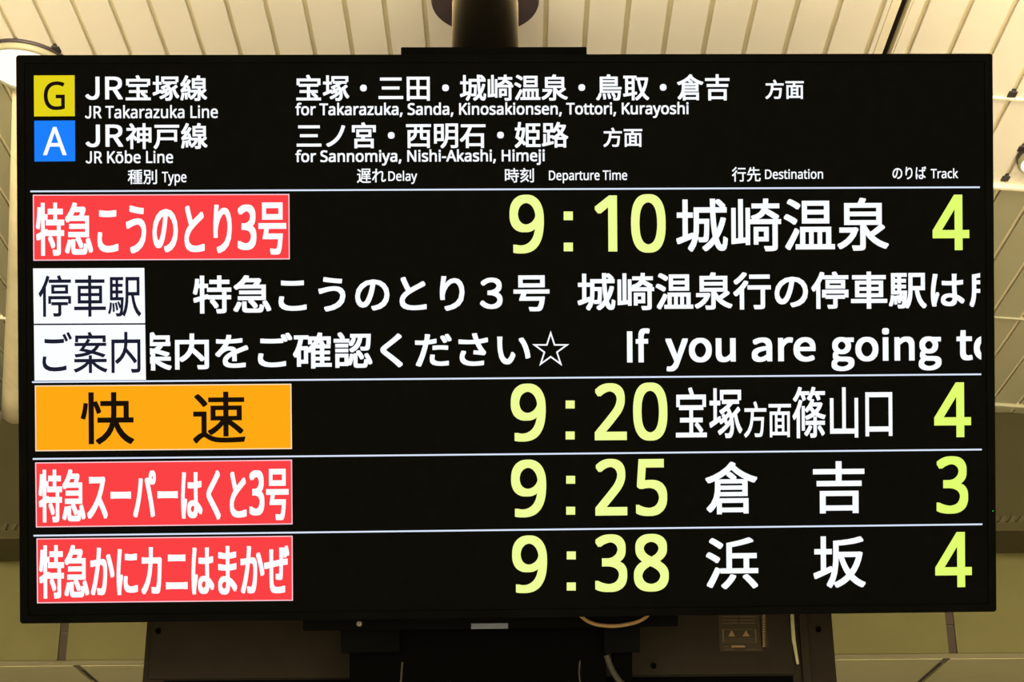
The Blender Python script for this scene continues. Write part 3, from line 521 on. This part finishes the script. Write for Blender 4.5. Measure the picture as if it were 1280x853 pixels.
BW = uv(1243, 400)[0]
BH = -uv(640, 772.5)[1]
board = empty('departure_board', BMW, 'large black departure board with lit train times, hanging in the centre', 'departure board')
bz = 0.016
FR = dict(top=(0, BW, -bz, 0), bottom=(0, BW, -BH, -BH + bz), left=(0, bz, -BH + bz, -bz), right=(BW - bz, BW, -BH + bz, -bz))
bm = bmesh.new()
o4 = [(0, 0), (BW, 0), (BW, -BH), (0, -BH)]
i4 = [(bz, -bz), (BW - bz, -bz), (BW - bz, -BH + bz), (bz, -BH + bz)]
rc = []
for z, q in ((-0.05, o4), (0.0, o4), (0.0, i4), (-0.006, i4)):
    rc.append([bm.verts.new((a, b, z)) for a, b in q])
for a, b in zip(rc, rc[1:]):
    for k in range(4):
        j = (k + 1) % 4
        bm.faces.new((a[k], a[j], b[j], b[k]))
cor = [e for e in bm.edges if abs(e.verts[0].co.z - e.verts[1].co.z) > 0.03]
bmesh.ops.bevel(bm, geom=cor, offset=0.006, segments=3, affect='EDGES', profile=0.5)
obj('bezel', bm, M['black'], board)
bm = bmesh.new()
box_bm(bm, 0.0, BW, -BH, 0.0, -0.0505, -0.05)
box_bm(bm, 0.03, BW - 0.03, -BH + 0.03, -0.03, -0.11, -0.0505, bev=0.008)
box_bm(bm, 0.25, BW - 0.25, -BH + 0.2, -0.2, -0.15, -0.109, bev=0.01)
obj('rear_casing', bm, M['black'], board)
scr = boxo('screen', M['screen'], (bz - 0.001, BW - bz + 0.001, -BH + bz - 0.001, -bz + 0.001, -0.02, -0.004), board)
u, v = uv(1241, 639)
bm = bmesh.new()
lathe(bm, [(0, 0.001), (0.0012, 0.001), (0.0012, -0.001)], 12, (u, v))
obj('indicator_light', bm, M['led'], board)
Z1, Z2, Z3 = -0.0038, -0.0034, -0.0030


def quad_part(name, m, pts, z, parent=scr, label=None, border=None):
    """flat lit area given by its four photo corners"""
    q = [uv(*p) for p in pts]
    if border:
        bm = bmesh.new()
        bm.faces.new([bm.verts.new((a, b, z)) for a, b in q])
        o = obj(name, bm, border, parent)
        c = Vector((sum(a for a, b in q) / 4, sum(b for a, b in q) / 4))
        b1 = 1.3 * PX
        q = [(a + (b1 if a < c.x else -b1), b + (b1 if b < c.y else -b1)) for a, b in q]
        z2 = z + 0.0001
        bm = bmesh.new()
        bm.faces.new([bm.verts.new((a, b, z2)) for a, b in q])
        me2 = mesh_of(bm, name, m)
        bm = bmesh.new()
        bm.from_mesh(o.data)
        n0 = len(bm.faces)
        bm.from_mesh(me2)
        bm.faces.ensure_lookup_table()
        for f in bm.faces[n0:]:
            f.material_index = 1
        bm.to_mesh(o.data)
        bm.free()
        o.data.materials.append(m)
    else:
        bm = bmesh.new()
        bm.faces.new([bm.verts.new((a, b, z)) for a, b in q])
        o = obj(name, bm, m, parent)
    if label:
        o['label'] = label
    return o


def curve_mesh(loops):
    cu = bpy.data.curves.new('t', 'CURVE')
    cu.dimensions = '2D'
    cu.fill_mode = 'BOTH'
    for lp in loops:
        sp = cu.splines.new('POLY')
        sp.points.add(len(lp) - 1)
        for i, (x, y) in enumerate(lp):
            sp.points[i].co = (x, y, 0, 1)
        sp.use_cyclic_u = True
    t = bpy.data.objects.new('tmp', cu)
    COL.objects.link(t)
    dg = bpy.context.evaluated_depsgraph_get()
    me = bpy.data.meshes.new_from_object(t.evaluated_get(dg))
    bpy.data.objects.remove(t)
    return me


def font_mesh(s):
    cu = bpy.data.curves.new('t', 'FONT')          # Blender's built-in typeface, which covers kanji and kana
    cu.body = s
    cu.resolution_u = 4
    t = bpy.data.objects.new('tmp', cu)
    COL.objects.link(t)
    dg = bpy.context.evaluated_depsgraph_get()
    me = bpy.data.meshes.new_from_object(t.evaluated_get(dg))
    bpy.data.objects.remove(t)
    return me


def glyph(font, ch):
    wd, s = font[ch]
    return wd, [[tuple(float(c) / 1000 for c in p.split(',')) for p in lp.split(' ')] for lp in s.split('/') if lp]


CAP_S = max(y for lp in glyph(SANS, 'T')[1] for x, y in lp)
CAP_W = max(y for lp in glyph(WIDE, 'I')[1] for x, y in lp)


def latin_loops(s, font):
    cap = CAP_S if font is SANS else CAP_W
    x = 0.0
    loops = []
    for ch in s:
        f = font
        if ch == 'J' and font is SANS:
            f = WIDE
        base = {'ō': 'o'}.get(ch, ch)
        wd, gl = glyph(f, base)
        k = cap / CAP_W if f is WIDE else 1.0
        for lp in gl:
            loops.append([(x + a * k, b * k) for a, b in lp])
        if ch == 'ō':
            t = cap * 0.86
            xa, xb = x + wd / 1000 * 0.25, x + wd / 1000 * 0.75
            loops.append([(xa, t), (xb, t), (xb, t + 0.09 * cap), (xa, t + 0.09 * cap)])
        x += wd / 1000 * k
    return loops, cap


def place(name, me, m, sx, sy, tx, ty, z, bold, parent=scr, clip=None, label=None, gap=1.0):
    """lay a text mesh on the screen, thickened by `bold` metres, cut at the clip columns"""
    base = [(a.co.x * sx + tx, a.co.y * sy + ty) for a in me.vertices]
    faces = [tuple(p.vertices) for p in me.polygons]
    offs = [(0, 0)] if not bold else [(0, 0)] + [(bold * c, bold * s_) for c, s_ in
                                               ((1, 0), (-1, 0), (0, 1), (0, -1), (1, 1), (-1, 1), (1, -1), (-1, -1))]
    bm = bmesh.new()
    for i, (dx, dy) in enumerate(offs):
        vs = [bm.verts.new((a + dx, b + dy, z + i * 0.00001)) for a, b in base]
        for f in faces:
            try:
                bm.faces.new([vs[k] for k in f])
            except ValueError:
                pass
    if clip:
        for u_, side in clip:
            g = list(bm.verts) + list(bm.edges) + list(bm.faces)
            bmesh.ops.bisect_plane(bm, geom=g, plane_co=(u_, 0, 0), plane_no=(side, 0, 0), clear_outer=True)
    # words or characters that stand well apart become parts of their own
    iv = sorted((min(v.co.x for v in f.verts), max(v.co.x for v in f.verts), f.index) for f in bm.faces) if bm.faces.index_update() is None else []
    cuts, end = [], None
    for a, b, _ in iv:
        if end is not None and a - end > gap:
            cuts.append((a + end) / 2)
        end = b if end is None else max(end, b)
    lim = [-1e9] + cuts + [1e9]
    out = []
    for lo, hi in zip(lim, lim[1:]):
        b2 = bm.copy()
        bmesh.ops.delete(b2, geom=[v for v in b2.verts if not lo < v.co.x < hi], context='VERTS')
        nm = bpy.data.meshes.new(name)
        b2.to_mesh(nm)
        b2.free()
        nm.materials.append(m)
        out.append(link(name, nm, parent))
    bm.free()
    if label and len(out) == 1:
        out[0]['label'] = label
    return out[0]


def kanji(s, x0, x1, y0, y1, m='white', bold=0.45, name='caption', z=Z1, clip=None, label=None):
    """ink box in photo pixels"""
    me = font_mesh(s)
    xs = [a.co.x for a in me.vertices]
    ys = [a.co.y for a in me.vertices]
    xc, yc = (x0 + x1) / 2, (y0 + y1) / 2
    b = bold * PX
    ua, ub = uv(x0, yc)[0] + b, uv(x1, yc)[0] - b
    va, vb = uv(xc, y1)[1] + b, uv(xc, y0)[1] - b
    sx = (ub - ua) / (max(xs) - min(xs))
    sy = (vb - va) / (max(ys) - min(ys))
    cl = [(uv(c, yc)[0], sd) for c, sd in clip] if clip else None
    o = place(name, me, M[m], sx, sy, ua - min(xs) * sx, va - min(ys) * sy, z, b, clip=cl, label=label, gap=0.27 * (vb - va))
    bpy.data.meshes.remove(me)
    return o


def latin(s, x0, x1, base, cap, m='white', bold=0.3, name='caption', z=Z1, font=None, clip=None, label=None, ink=False):
    font = font or SANS
    loops, ch = latin_loops(s, font)
    me = curve_mesh(loops)
    xs = [a.co.x for a in me.vertices]
    ys = [a.co.y for a in me.vertices]
    xc, yc = (x0 + x1) / 2, (base + cap) / 2
    b = bold * PX
    ua, ub = uv(x0, yc)[0] + b, uv(x1, yc)[0] - b
    va, vb = uv(xc, base)[1] + b, uv(xc, cap)[1] - b
    sx = (ub - ua) / (max(xs) - min(xs))
    if ink:                                   # base and cap are the ink's own bottom and top
        sy = (vb - va) / (max(ys) - min(ys))
        ty = va - min(ys) * sy
    else:
        sy = (vb - va) / ch
        ty = va
    cl = [(uv(c, yc)[0], sd) for c, sd in clip] if clip else None
    o = place(name, me, M[m], sx, sy, ua - min(xs) * sx, ty, z, b, clip=cl, label=label)
    bpy.data.meshes.remove(me)
    return o


def joined(objs, label=None):
    """pieces of one line of text: each stays a part, all with the first one's name"""
    base = objs[0].name.split('.')[0]
    for o in objs[1:]:
        o.name = o.data.name = base
    if label:
        objs[0]['label'] = label
    return objs[0]


# line badges and names
quad_part('line_badge', M['yellow'], ((41.7, 94), (92.7, 93.8), (93, 145), (42, 145.3)), Z1, label='yellow square line badge')
latin('G', 54.2, 80.5, 137.3, 101.5, 'inkb', 0.35, 'badge_letter', Z2, ink=True, label='black letter G')
quad_part('line_badge', M['blue'], ((42.2, 150.7), (93.2, 150.3), (93.5, 201.4), (42.5, 201.8)), Z1, label='blue square line badge')
latin('A', 53.3, 82.6, 193.8, 158.5, 'white', 0.35, 'badge_letter', Z2, ink=True, label='white letter A')
joined([latin('JR', 106, 153, 124, 95.5, bold=0.6, font=WIDE, name='line_name'), kanji('宝塚線', 156.5, 258.5, 93.7, 126, bold=0.6)], 'white Japanese name of the first line')
latin('JR Takarazuka Line', 105.5, 272, 147.5, 132, name='line_name', label='JR Takarazuka Line in small white letters')
joined([latin('JR', 106.5, 153.5, 183.3, 155.5, bold=0.6, font=WIDE, name='line_name'), kanji('神戸線', 157, 259, 153.7, 186.2, bold=0.6)], 'white Japanese name of the second line')
latin('JR Kōbe Line', 106.5, 216, 203.8, 188.8, name='line_name', label='JR Kōbe Line in small white letters')
kanji('宝塚・三田・城崎温泉・鳥取・倉吉', 370, 912.3, 92.7, 126, bold=0.6, name='route_text', label='white route towns of the first line')
latin('for Takarazuka, Sanda, Kinosakionsen, Tottori, Kurayoshi', 369, 861, 143.2, 128.5, bold=0.4, name='route_text')
kanji('方面', 957, 1005.3, 99.3, 123.6, name='route_text')
kanji('三ノ宮・西明石・姫路', 370.5, 710.5, 152.5, 185.3, bold=0.6, name='route_text', label='white route towns of the second line')
latin('for Sannomiya, Nishi-Akashi, Himeji', 369, 681, 202, 187.5, bold=0.4, name='route_text')
kanji('方面', 754.3, 803.2, 159.3, 183.6, name='route_text')
kanji('種別', 159.3, 195.8, 211.8, 230.2, bold=0.2, name='column_heading')
latin('Type', 202, 232.7, 227.7, 214.6, bold=0.2, name='column_heading')
kanji('遅れ', 446, 482.3, 210.7, 228.7, bold=0.2, name='column_heading')
latin('Delay', 485.3, 521.4, 226, 214, bold=0.2, name='column_heading')
kanji('時刻', 631.2, 667.5, 210, 228, bold=0.2, name='column_heading')
latin('Departure Time', 686.3, 784.2, 225, 213, bold=0.2, name='column_heading')
kanji('行先', 915.2, 951.2, 208.6, 227, bold=0.2, name='column_heading')
latin('Destination', 956.7, 1029.3, 223.5, 211.7, bold=0.2, name='column_heading')
kanji('のりば', 1116.2, 1158.3, 208, 224, bold=0.2, name='column_heading')
latin('Track', 1164, 1198.3, 222.7, 211, bold=0.2, name='column_heading')

# rules between the rows
for xa, ya, xb, yb in ((37.3, 239.2, 1225.5, 234), (39.5, 478, 1227.3, 468.2), (40.3, 574.2, 1228, 562.4), (41.3, 670.3, 1228.7, 656)):
    h = 1.05
    quad_part('divider_line', M['line'], ((xa, ya - h), (xb, yb - h), (xb, yb + h), (xa, ya + h)), Z1)

# train types
quad_part('train_type_badge', M['red'], ((40.4, 243.3), (361.5, 242.3), (362, 324.3), (41, 326)), Z1, border=M['pink'], label='red badge of the first train')
joined([kanji('特急こうのとり', 44.4, 289.5, 252.7, 319.2, bold=1.15, z=Z2, name='train_type_text'),
        latin('3', 296.8, 320.2, 312.6, 255.6, bold=1.4, z=Z2, ink=True), kanji('号', 322.8, 357.6, 253, 318.4, bold=1.15, z=Z2)])
quad_part('notice_tab', M['white'], ((40.7, 335.6), (180, 335), (181, 404.1), (41.8, 404.8)), Z1, label='upper white tab with dark characters')
kanji('停車駅', 47.7, 176, 344, 396.2, 'ink', 0.35, z=Z2, name='notice_text')
quad_part('notice_tab', M['white'], ((41.8, 406.7), (181, 406), (182, 475.2), (42.6, 476.2)), Z1, label='lower white tab with dark characters')
kanji('ご案内', 52.4, 175.2, 415, 466.8, 'ink', 0.35, z=Z2, name='notice_text')
kanji('特急こうのとり３号', 240.8, 687, 343.2, 390.8, bold=0.95, name='scrolling_text')
joined([kanji('城崎温泉行の停車駅は', 722, 1206.4, 340, 387, bold=0.95, name='scrolling_text'),
        kanji('所', 1212.5, 1258, 339, 384, bold=0.95, clip=((1226, 1),))])
joined([kanji('案', 168, 214.2, 415.5, 463.5, bold=0.95, name='scrolling_text', clip=((187, -1),)),
        kanji('内をご確認ください', 218.3, 663, 415.4, 460.7, bold=0.95)])
joined([latin('If', 784, 812.5, 453.3, 414.3, bold=1.15, font=WIDE, name='scrolling_text'),
        latin('you', 832, 920, 452.6, 413.6, bold=1.15, font=WIDE), latin('are', 940, 1020, 451.9, 413, bold=1.15, font=WIDE),
        latin('going', 1039.7, 1177.5, 451.2, 412.2, bold=1.15, font=WIDE),
        latin('to', 1196.3, 1247, 450, 411, bold=1.15, font=WIDE, clip=((1227.2, 1),))])
# the outlined star at the end of the notice
sc_ = []
c5 = (688.5, 438.0)
for rr in (1.0, 0.80):
    lp = []
    for k in range(10):
        a = math.pi / 2 + k * math.pi / 5
        r = (1.0 if k % 2 == 0 else 0.385)
        r = r * 24.5 - (0.0 if rr == 1.0 else (6.2 if k % 2 == 0 else 2.4))
        lp.append(uv(c5[0] + r * math.cos(a), c5[1] - r * math.sin(a)))
    sc_.append(lp)
me = curve_mesh(sc_)
place('star_symbol', me, M['white'], 1, 1, 0, 0, Z1, 0)

quad_part('train_type_badge', M['orange'], ((42.9, 482.2), (364, 480), (364.8, 561.8), (43.6, 564.6)), Z1, border=M['peach'], label='orange badge of the second train')
joined([kanji('快', 100.4, 167.2, 490.6, 555.9, 'inkb', 0.75, z=Z2, name='train_type_text'), kanji('速', 240.8, 306.4, 490, 554.5, 'inkb', 0.75, z=Z2)])
quad_part('train_type_badge', M['red'], ((43.3, 578.6), (364.8, 575), (365.5, 656.1), (44.3, 660)), Z1, border=M['pink'], label='red badge of the third train')
joined([kanji('特急スーパーはくと', 47.8, 307.9, 586.3, 652.5, bold=1.15, z=Z2, name='train_type_text'),
        latin('3', 311.4, 330.2, 644.9, 588.2, bold=1.4, z=Z2, ink=True), kanji('号', 332.4, 360.6, 586.5, 650.8, bold=1.15, z=Z2)])
quad_part('train_type_badge', M['red'], ((45, 673.7), (365.5, 670.3), (366, 751.7), (45.7, 755)), Z1, border=M['pink'], label='red badge of the fourth train')
kanji('特急かにカニはまかぜ', 48.4, 361.5, 680.5, 747.3, bold=1.15, z=Z2, name='train_type_text')


# times, destinations, tracks
def dots(*q):
    bm = bmesh.new()
    for xa, ya, xb, yb in q:
        bm.faces.new([bm.verts.new((*uv(a, b), Z1)) for a, b in ((xa, yb), (xb, yb), (xb, ya), (xa, ya))])
    return obj('dots', bm, M['lime'], scr)


def digits(m, *q, name='departure_time', extra=None):
    hold = [latin(c, xa, xb, yb, ya, m, 1.55, name, ink=True) for c, xa, xb, ya, yb in q]
    if extra:
        for q_ in extra:
            o = dots(q_)
            o.name = 'colon_dot'
    return hold[0]


digits('lime', ('9', 637, 680, 243.3, 316.9), ('1', 743.5, 771.6, 244.2, 314.5), ('0', 789, 832.3, 242.6, 315.9),
       extra=((704.7, 264.3, 716.2, 275.2), (704.8, 303.3, 716.3, 314.2)))
digits('lime', ('9', 638.6, 682.3, 479.8, 552.4), ('2', 743.4, 783.6, 479.3, 550.7), ('0', 791.6, 834.5, 478.5, 551.2),
       extra=((707.2, 501, 718.5, 511), (707.2, 539.8, 718.5, 549.8)))
digits('lime', ('9', 639, 682.9, 575, 647.3), ('2', 744.2, 784.2, 574, 645), ('5', 795.1, 834.2, 574.2, 645.6),
       extra=((707.9, 595.3, 719.1, 605.2), (707.9, 634, 719.1, 644)))
digits('lime', ('9', 640.3, 684, 669.9, 742.1), ('3', 744.1, 784.2, 668.5, 740.8), ('8', 792.5, 836.2, 668, 740.3),
       extra=((708.6, 690, 719.9, 700), (708.6, 728.8, 719.9, 739)))
for c, xa, xb, ya, yb in (('4', 1166.3, 1212.2, 243.3, 312.8), ('4', 1168.3, 1214.4, 478.3, 547), ('3', 1171.2, 1210.8, 570.7, 642.7), ('4', 1169.6, 1215.4, 665.7, 734.8)):
    digits('lime2', (c, xa, xb, ya, yb), name='track_number')
kanji('城崎温泉', 845.5, 1111.5, 247.6, 314.2, bold=0.95, name='destination_text')
joined([kanji('宝塚', 845, 928.2, 484.3, 548.3, bold=0.6, name='destination_text'), kanji('方面', 930.3, 989.2, 502, 547.2, bold=0.5),
        kanji('篠山口', 991, 1116, 483.5, 547.8, bold=0.6)])
joined([kanji('倉', 882, 947.2, 577.6, 643.4, bold=0.95, name='destination_text'), kanji('吉', 1016.8, 1081.2, 577, 642.2, bold=0.95)])
joined([kanji('浜', 882.8, 948.2, 672.6, 737.2, bold=0.95, name='destination_text'), kanji('坂', 1017.2, 1082.6, 670.9, 735.6, bold=0.95)])

# ------------------------------------------------------------------ support pole, plates, bracket
YP = 3.30
pc = cast_y(606.5, 35, YP)
zd = (pc - EYE).dot(FWD)
pr_ = 41.5 * zd / FPX
ztop = 3.96
sup = empty('hanging_support', Matrix.Translation((pc.x, YP, 0)), 'dark glossy pole with round collar holding the board from above', 'pole')
bm = bmesh.new()
pbot = cast_y(606, 62, YP).z - 0.16
lathe(bm, [(0, pbot), (pr_, pbot), (pr_, ztop + 0.02), (0, ztop + 0.02)], 64)
pole = obj('pole', bm, M['pole'], sup)
for p in pole.data.polygons:
    p.use_smooth = len(p.vertices) == 4
zc_ = cast_y(606, 5, YP).z
bm = bmesh.new()
rcol = 68.0 * zd / FPX
lathe(bm, [(pr_, zc_ - 0.000), (rcol * 0.98, zc_ - 0.000), (rcol, zc_ + 0.006), (rcol, zc_ + 0.02), (pr_, zc_ + 0.035)], 64)
obj('collar', bm, M['collar'], sup, smooth=False)
# plates over the board's top edge, set out in the board's own frame
bfr = board
ua, ub = uv(500.5, 60)[0], uv(735, 60)[0]
vt = uv(620, 55)[1]
boxo('top_plate', M['black'], (ua, ub, -0.03, vt, -0.10, -0.035), bfr, bev=0.002)
ua, ub = uv(487, 66)[0], uv(749, 66)[0]
boxo('base_plate', M['black'], (ua, ub, -0.02, uv(620, 65.3)[1], -0.12, -0.03), bfr, bev=0.001)


def under(px, py, d):
    """point d metres behind the board's face seen at a pixel"""
    p = BINV @ cast(px, py, TL - NZ * d, NZ)
    return p.x, p.y


ua, va = under(380, 787, 0.14)
ub, _ = under(846, 787, 0.14)
boxo('crossbar', M['black'], (ua, ub, va, -BH + 0.03, -0.16, -0.115), bfr, bev=0.003)
for xa, xb in ((426, 500), (755, 800)):
    ua, va = under(xa, 817, 0.16)
    ub, _ = under(xb, 817, 0.16)
    boxo('bracket_block', M['black'], (ua, ub, va, -BH + 0.02, -0.20, -0.1605), bfr, bev=0.003)
for xa, xb in ((438, 757), (767, 790)):
    ua, va = under(xa, 900, 0.22)
    ub, _ = under(xb, 900, 0.22)
    boxo('bracket_arm', M['hole'], (ua, ub, va - 0.05, -BH + 0.10, -0.26, -0.205), bfr, bev=0.003)  # the wide arm's black also fills in the shadow between the brackets
# yoke that ties pole and bracket together behind the board
boxo('spine_plate', M['black'], (uv(540, 60)[0], uv(672, 60)[0], -BH + 0.10, -0.04, -0.26, -0.1505), bfr, bev=0.004)
ua, va = under(589, 787, 0.112)
ub, vb = under(635, 779.5, 0.112)
boxo('name_tag', M['tag'], (ua, ub, va, vb, -0.1148, -0.1135), bfr)
ua, va = under(449, 780, 0.112)
bm = bmesh.new()
lathe(bm, [(0, -0.107), (0.006, -0.109), (0.0075, -0.1155)], 6, (ua, va))
obj('bolt', bm, M['steel'], bfr)

# ------------------------------------------------------------------ back-to-back second display
YR = 3.86
rl, rr = cast_y(181, 810, YR).x, cast_y(1043, 810, YR).x
rear = empty('rear_display', Matrix.Translation(((rl + rr) / 2, YR, 1.6)), 'dark back of a second display, below and behind the lit board', 'display')
hx = (rr - rl) / 2


def rloc(px, py, d=0.0):
    p = cast_y(px, py, YR - d)
    return p.x - (rl + rr) / 2, p.z - 1.6


ix, iz = rloc(993, 844)
zlo = 0.42
bm = bmesh.new()
box_bm(bm, -hx, hx, 0, 0.10, zlo, 1.62, bev=0.004)
obj('casing', bm, M['housing'], rear)
kx, _ = rloc(1000, 800)
lx = -hx + 0.05
boxo('back_cover', M['housing'], (rloc(183, 800)[0] + 0.012, ix, -0.012, -0.0005, iz, 1.60), rear, bev=0.003)
boxo('side_flange', M['housing'], (rloc(999, 800)[0], rloc(1010, 800)[0], -0.016, -0.0005, zlo + 0.01, 1.60), rear, bev=0.003)
boxo('recess', M['hole'], (lx, ix - 0.004, -0.004, -0.0005, zlo + 0.02, iz - 0.003), rear)
xa, za = rloc(989, 831)
xb, zb_ = rloc(994.5, 760)
bm = bmesh.new()
n0 = [rloc(*p, 0.014) for p in ((995.5, 831), (998.5, 831), (994, 800), (991.5, 764), (987.5, 764), (989.5, 800))]
order = [n0[0], n0[1], n0[2], n0[3], n0[4], n0[5]]
va = [bm.verts.new((a, -0.0185, b)) for a, b in order]
vb = [bm.verts.new((a, -0.0125, b)) for a, b in order]
bm.faces.new(va)
bm.faces.new(vb[::-1])
for k in range(6):
    bm.faces.new((va[k], vb[k], vb[(k + 1) % 6], va[(k + 1) % 6]))
o = obj('gap_light_strip', bm, M['gap_light'], rear)  # pale strip stands in for light seen through the gap beside the cover
o['label'] = 'pale strip painted like light through the gap at the cover edge'
for px, py in ((198, 790), (1024, 786), (817, 833)):
    a, b = rloc(px, py, 0.012)
    bm = bmesh.new()
    lathe(bm, [(0, 0), (0.0065, 0), (0.0065, 0.003)], 20)
    bmesh.ops.transform(bm, matrix=Matrix.Translation((a, -0.0165 if px != 1024 else -0.004, b)) @ Matrix.Rotation(-math.pi / 2, 4, 'X'), verts=bm.verts)
    obj('screw_hole', bm, M['hole'], rear)
# rating label, with two warning triangles and print too small to read
la, lb = rloc(900, 815, 0.012), rloc(950, 760, 0.012)
yy = -0.0126
lab = boxo('rating_label', M['sticker'], (la[0], lb[0], yy, -0.0122, la[1], lb[1]), rear)
bm = bmesh.new()


def bar(x0, y0, x1, y1, b=None, lift=0.0004):
    a, c = rloc(x0, y1, 0.012), rloc(x1, y0, 0.012)
    box_bm(b or bm, a[0], c[0], yy - lift, yy, a[1], c[1])


for i, y in enumerate((771, 775, 779)):
    bar(903, y, 922, y + 1.1)
    bar(925, y, 944, y + 1.1)
bar(903.5, 787, 945, 787.7)
bar(903.5, 803.2, 945, 803.9)
bar(903.5, 787, 904.3, 803.9)
bar(944.3, 787, 945, 803.9)
bar(907, 798.7, 943, 799.4)
bar(906, 801, 940, 801.6)
bar(905, 808.3, 911, 809.2)
bar(905, 811.8, 918, 812.7)
bar(933, 811.8, 948, 812.5)
obj('print', bm, M['print'], lab)
bm = bmesh.new()
for cx in (914.5, 932.5):
    a, b, c = rloc(cx - 4.3, 796, 0.012), rloc(cx + 4.3, 796, 0.012), rloc(cx, 788.4, 0.012)
    f = [bm.verts.new((p[0], yy - 0.0005, p[1])) for p in (a, b, c)]
    g = [bm.verts.new((p[0], yy, p[1])) for p in (a, b, c)]
    bm.faces.new(f)
    for k in range(3):
        bm.faces.new((f[k], g[k], g[(k + 1) % 3], f[(k + 1) % 3]))
obj('warning_triangle', bm, M['tan'], lab)
bm = bmesh.new()
bar(914, 807.5, 931, 810)
obj('print', bm, M['tan'], lab)
bm = bmesh.new()
for k, y in enumerate(range(765, 809, 3)):
    bar(953.2 + (k % 2) * 0.4, y, 956.2, y + 2.2)
a, c = rloc(952, 810, 0.012), rloc(957.5, 762, 0.012)
strip = boxo('side_label', M['sticker'], (a[0], c[0], yy, -0.0122, a[1], c[1]), rear)
obj('print', bm, M['tan'], strip)

# ------------------------------------------------------------------ cables under the board


def behind(px, py, d):
    return EYE + (cast(px, py, TL - NZ * d, NZ) - EYE)


c1 = tube('cable', [behind(x, y, 0.105) for x, y in ((815, 764), (803, 774.5), (783, 781), (757, 782.5), (735, 777), (724, 768))], 0.0042, M['cable_tan'])
tag(c1, 'tan cable looping just under the bottom edge of the lit board', 'cable')
c2 = tube('cable', [behind(x, y, 0.195) for x, y in ((758, 819), (760, 825), (763, 833), (770, 846), (784, 862))], 0.0068, M['cable_grey'])
tag(c2, 'grey cable hanging down beside the right bracket block, thicker than the rest', 'cable')
c3 = tube('cable', [behind(x, y, 0.2025) for x, y in ((725, 826), (724, 838), (725, 852), (729, 866))], 0.002, M['cable_grey'])
tag(c3, 'thin grey cable in the dark gap right of centre, beside the thicker cable', 'cable')
c4 = tube('cable', [behind(x, y, 0.202) for x, y in ((503, 828), (502, 840), (501, 852), (497, 868))], 0.0024, M['cable_grey'])
tag(c4, 'thin grey cable in the dark gap left of centre, under the board', 'cable')
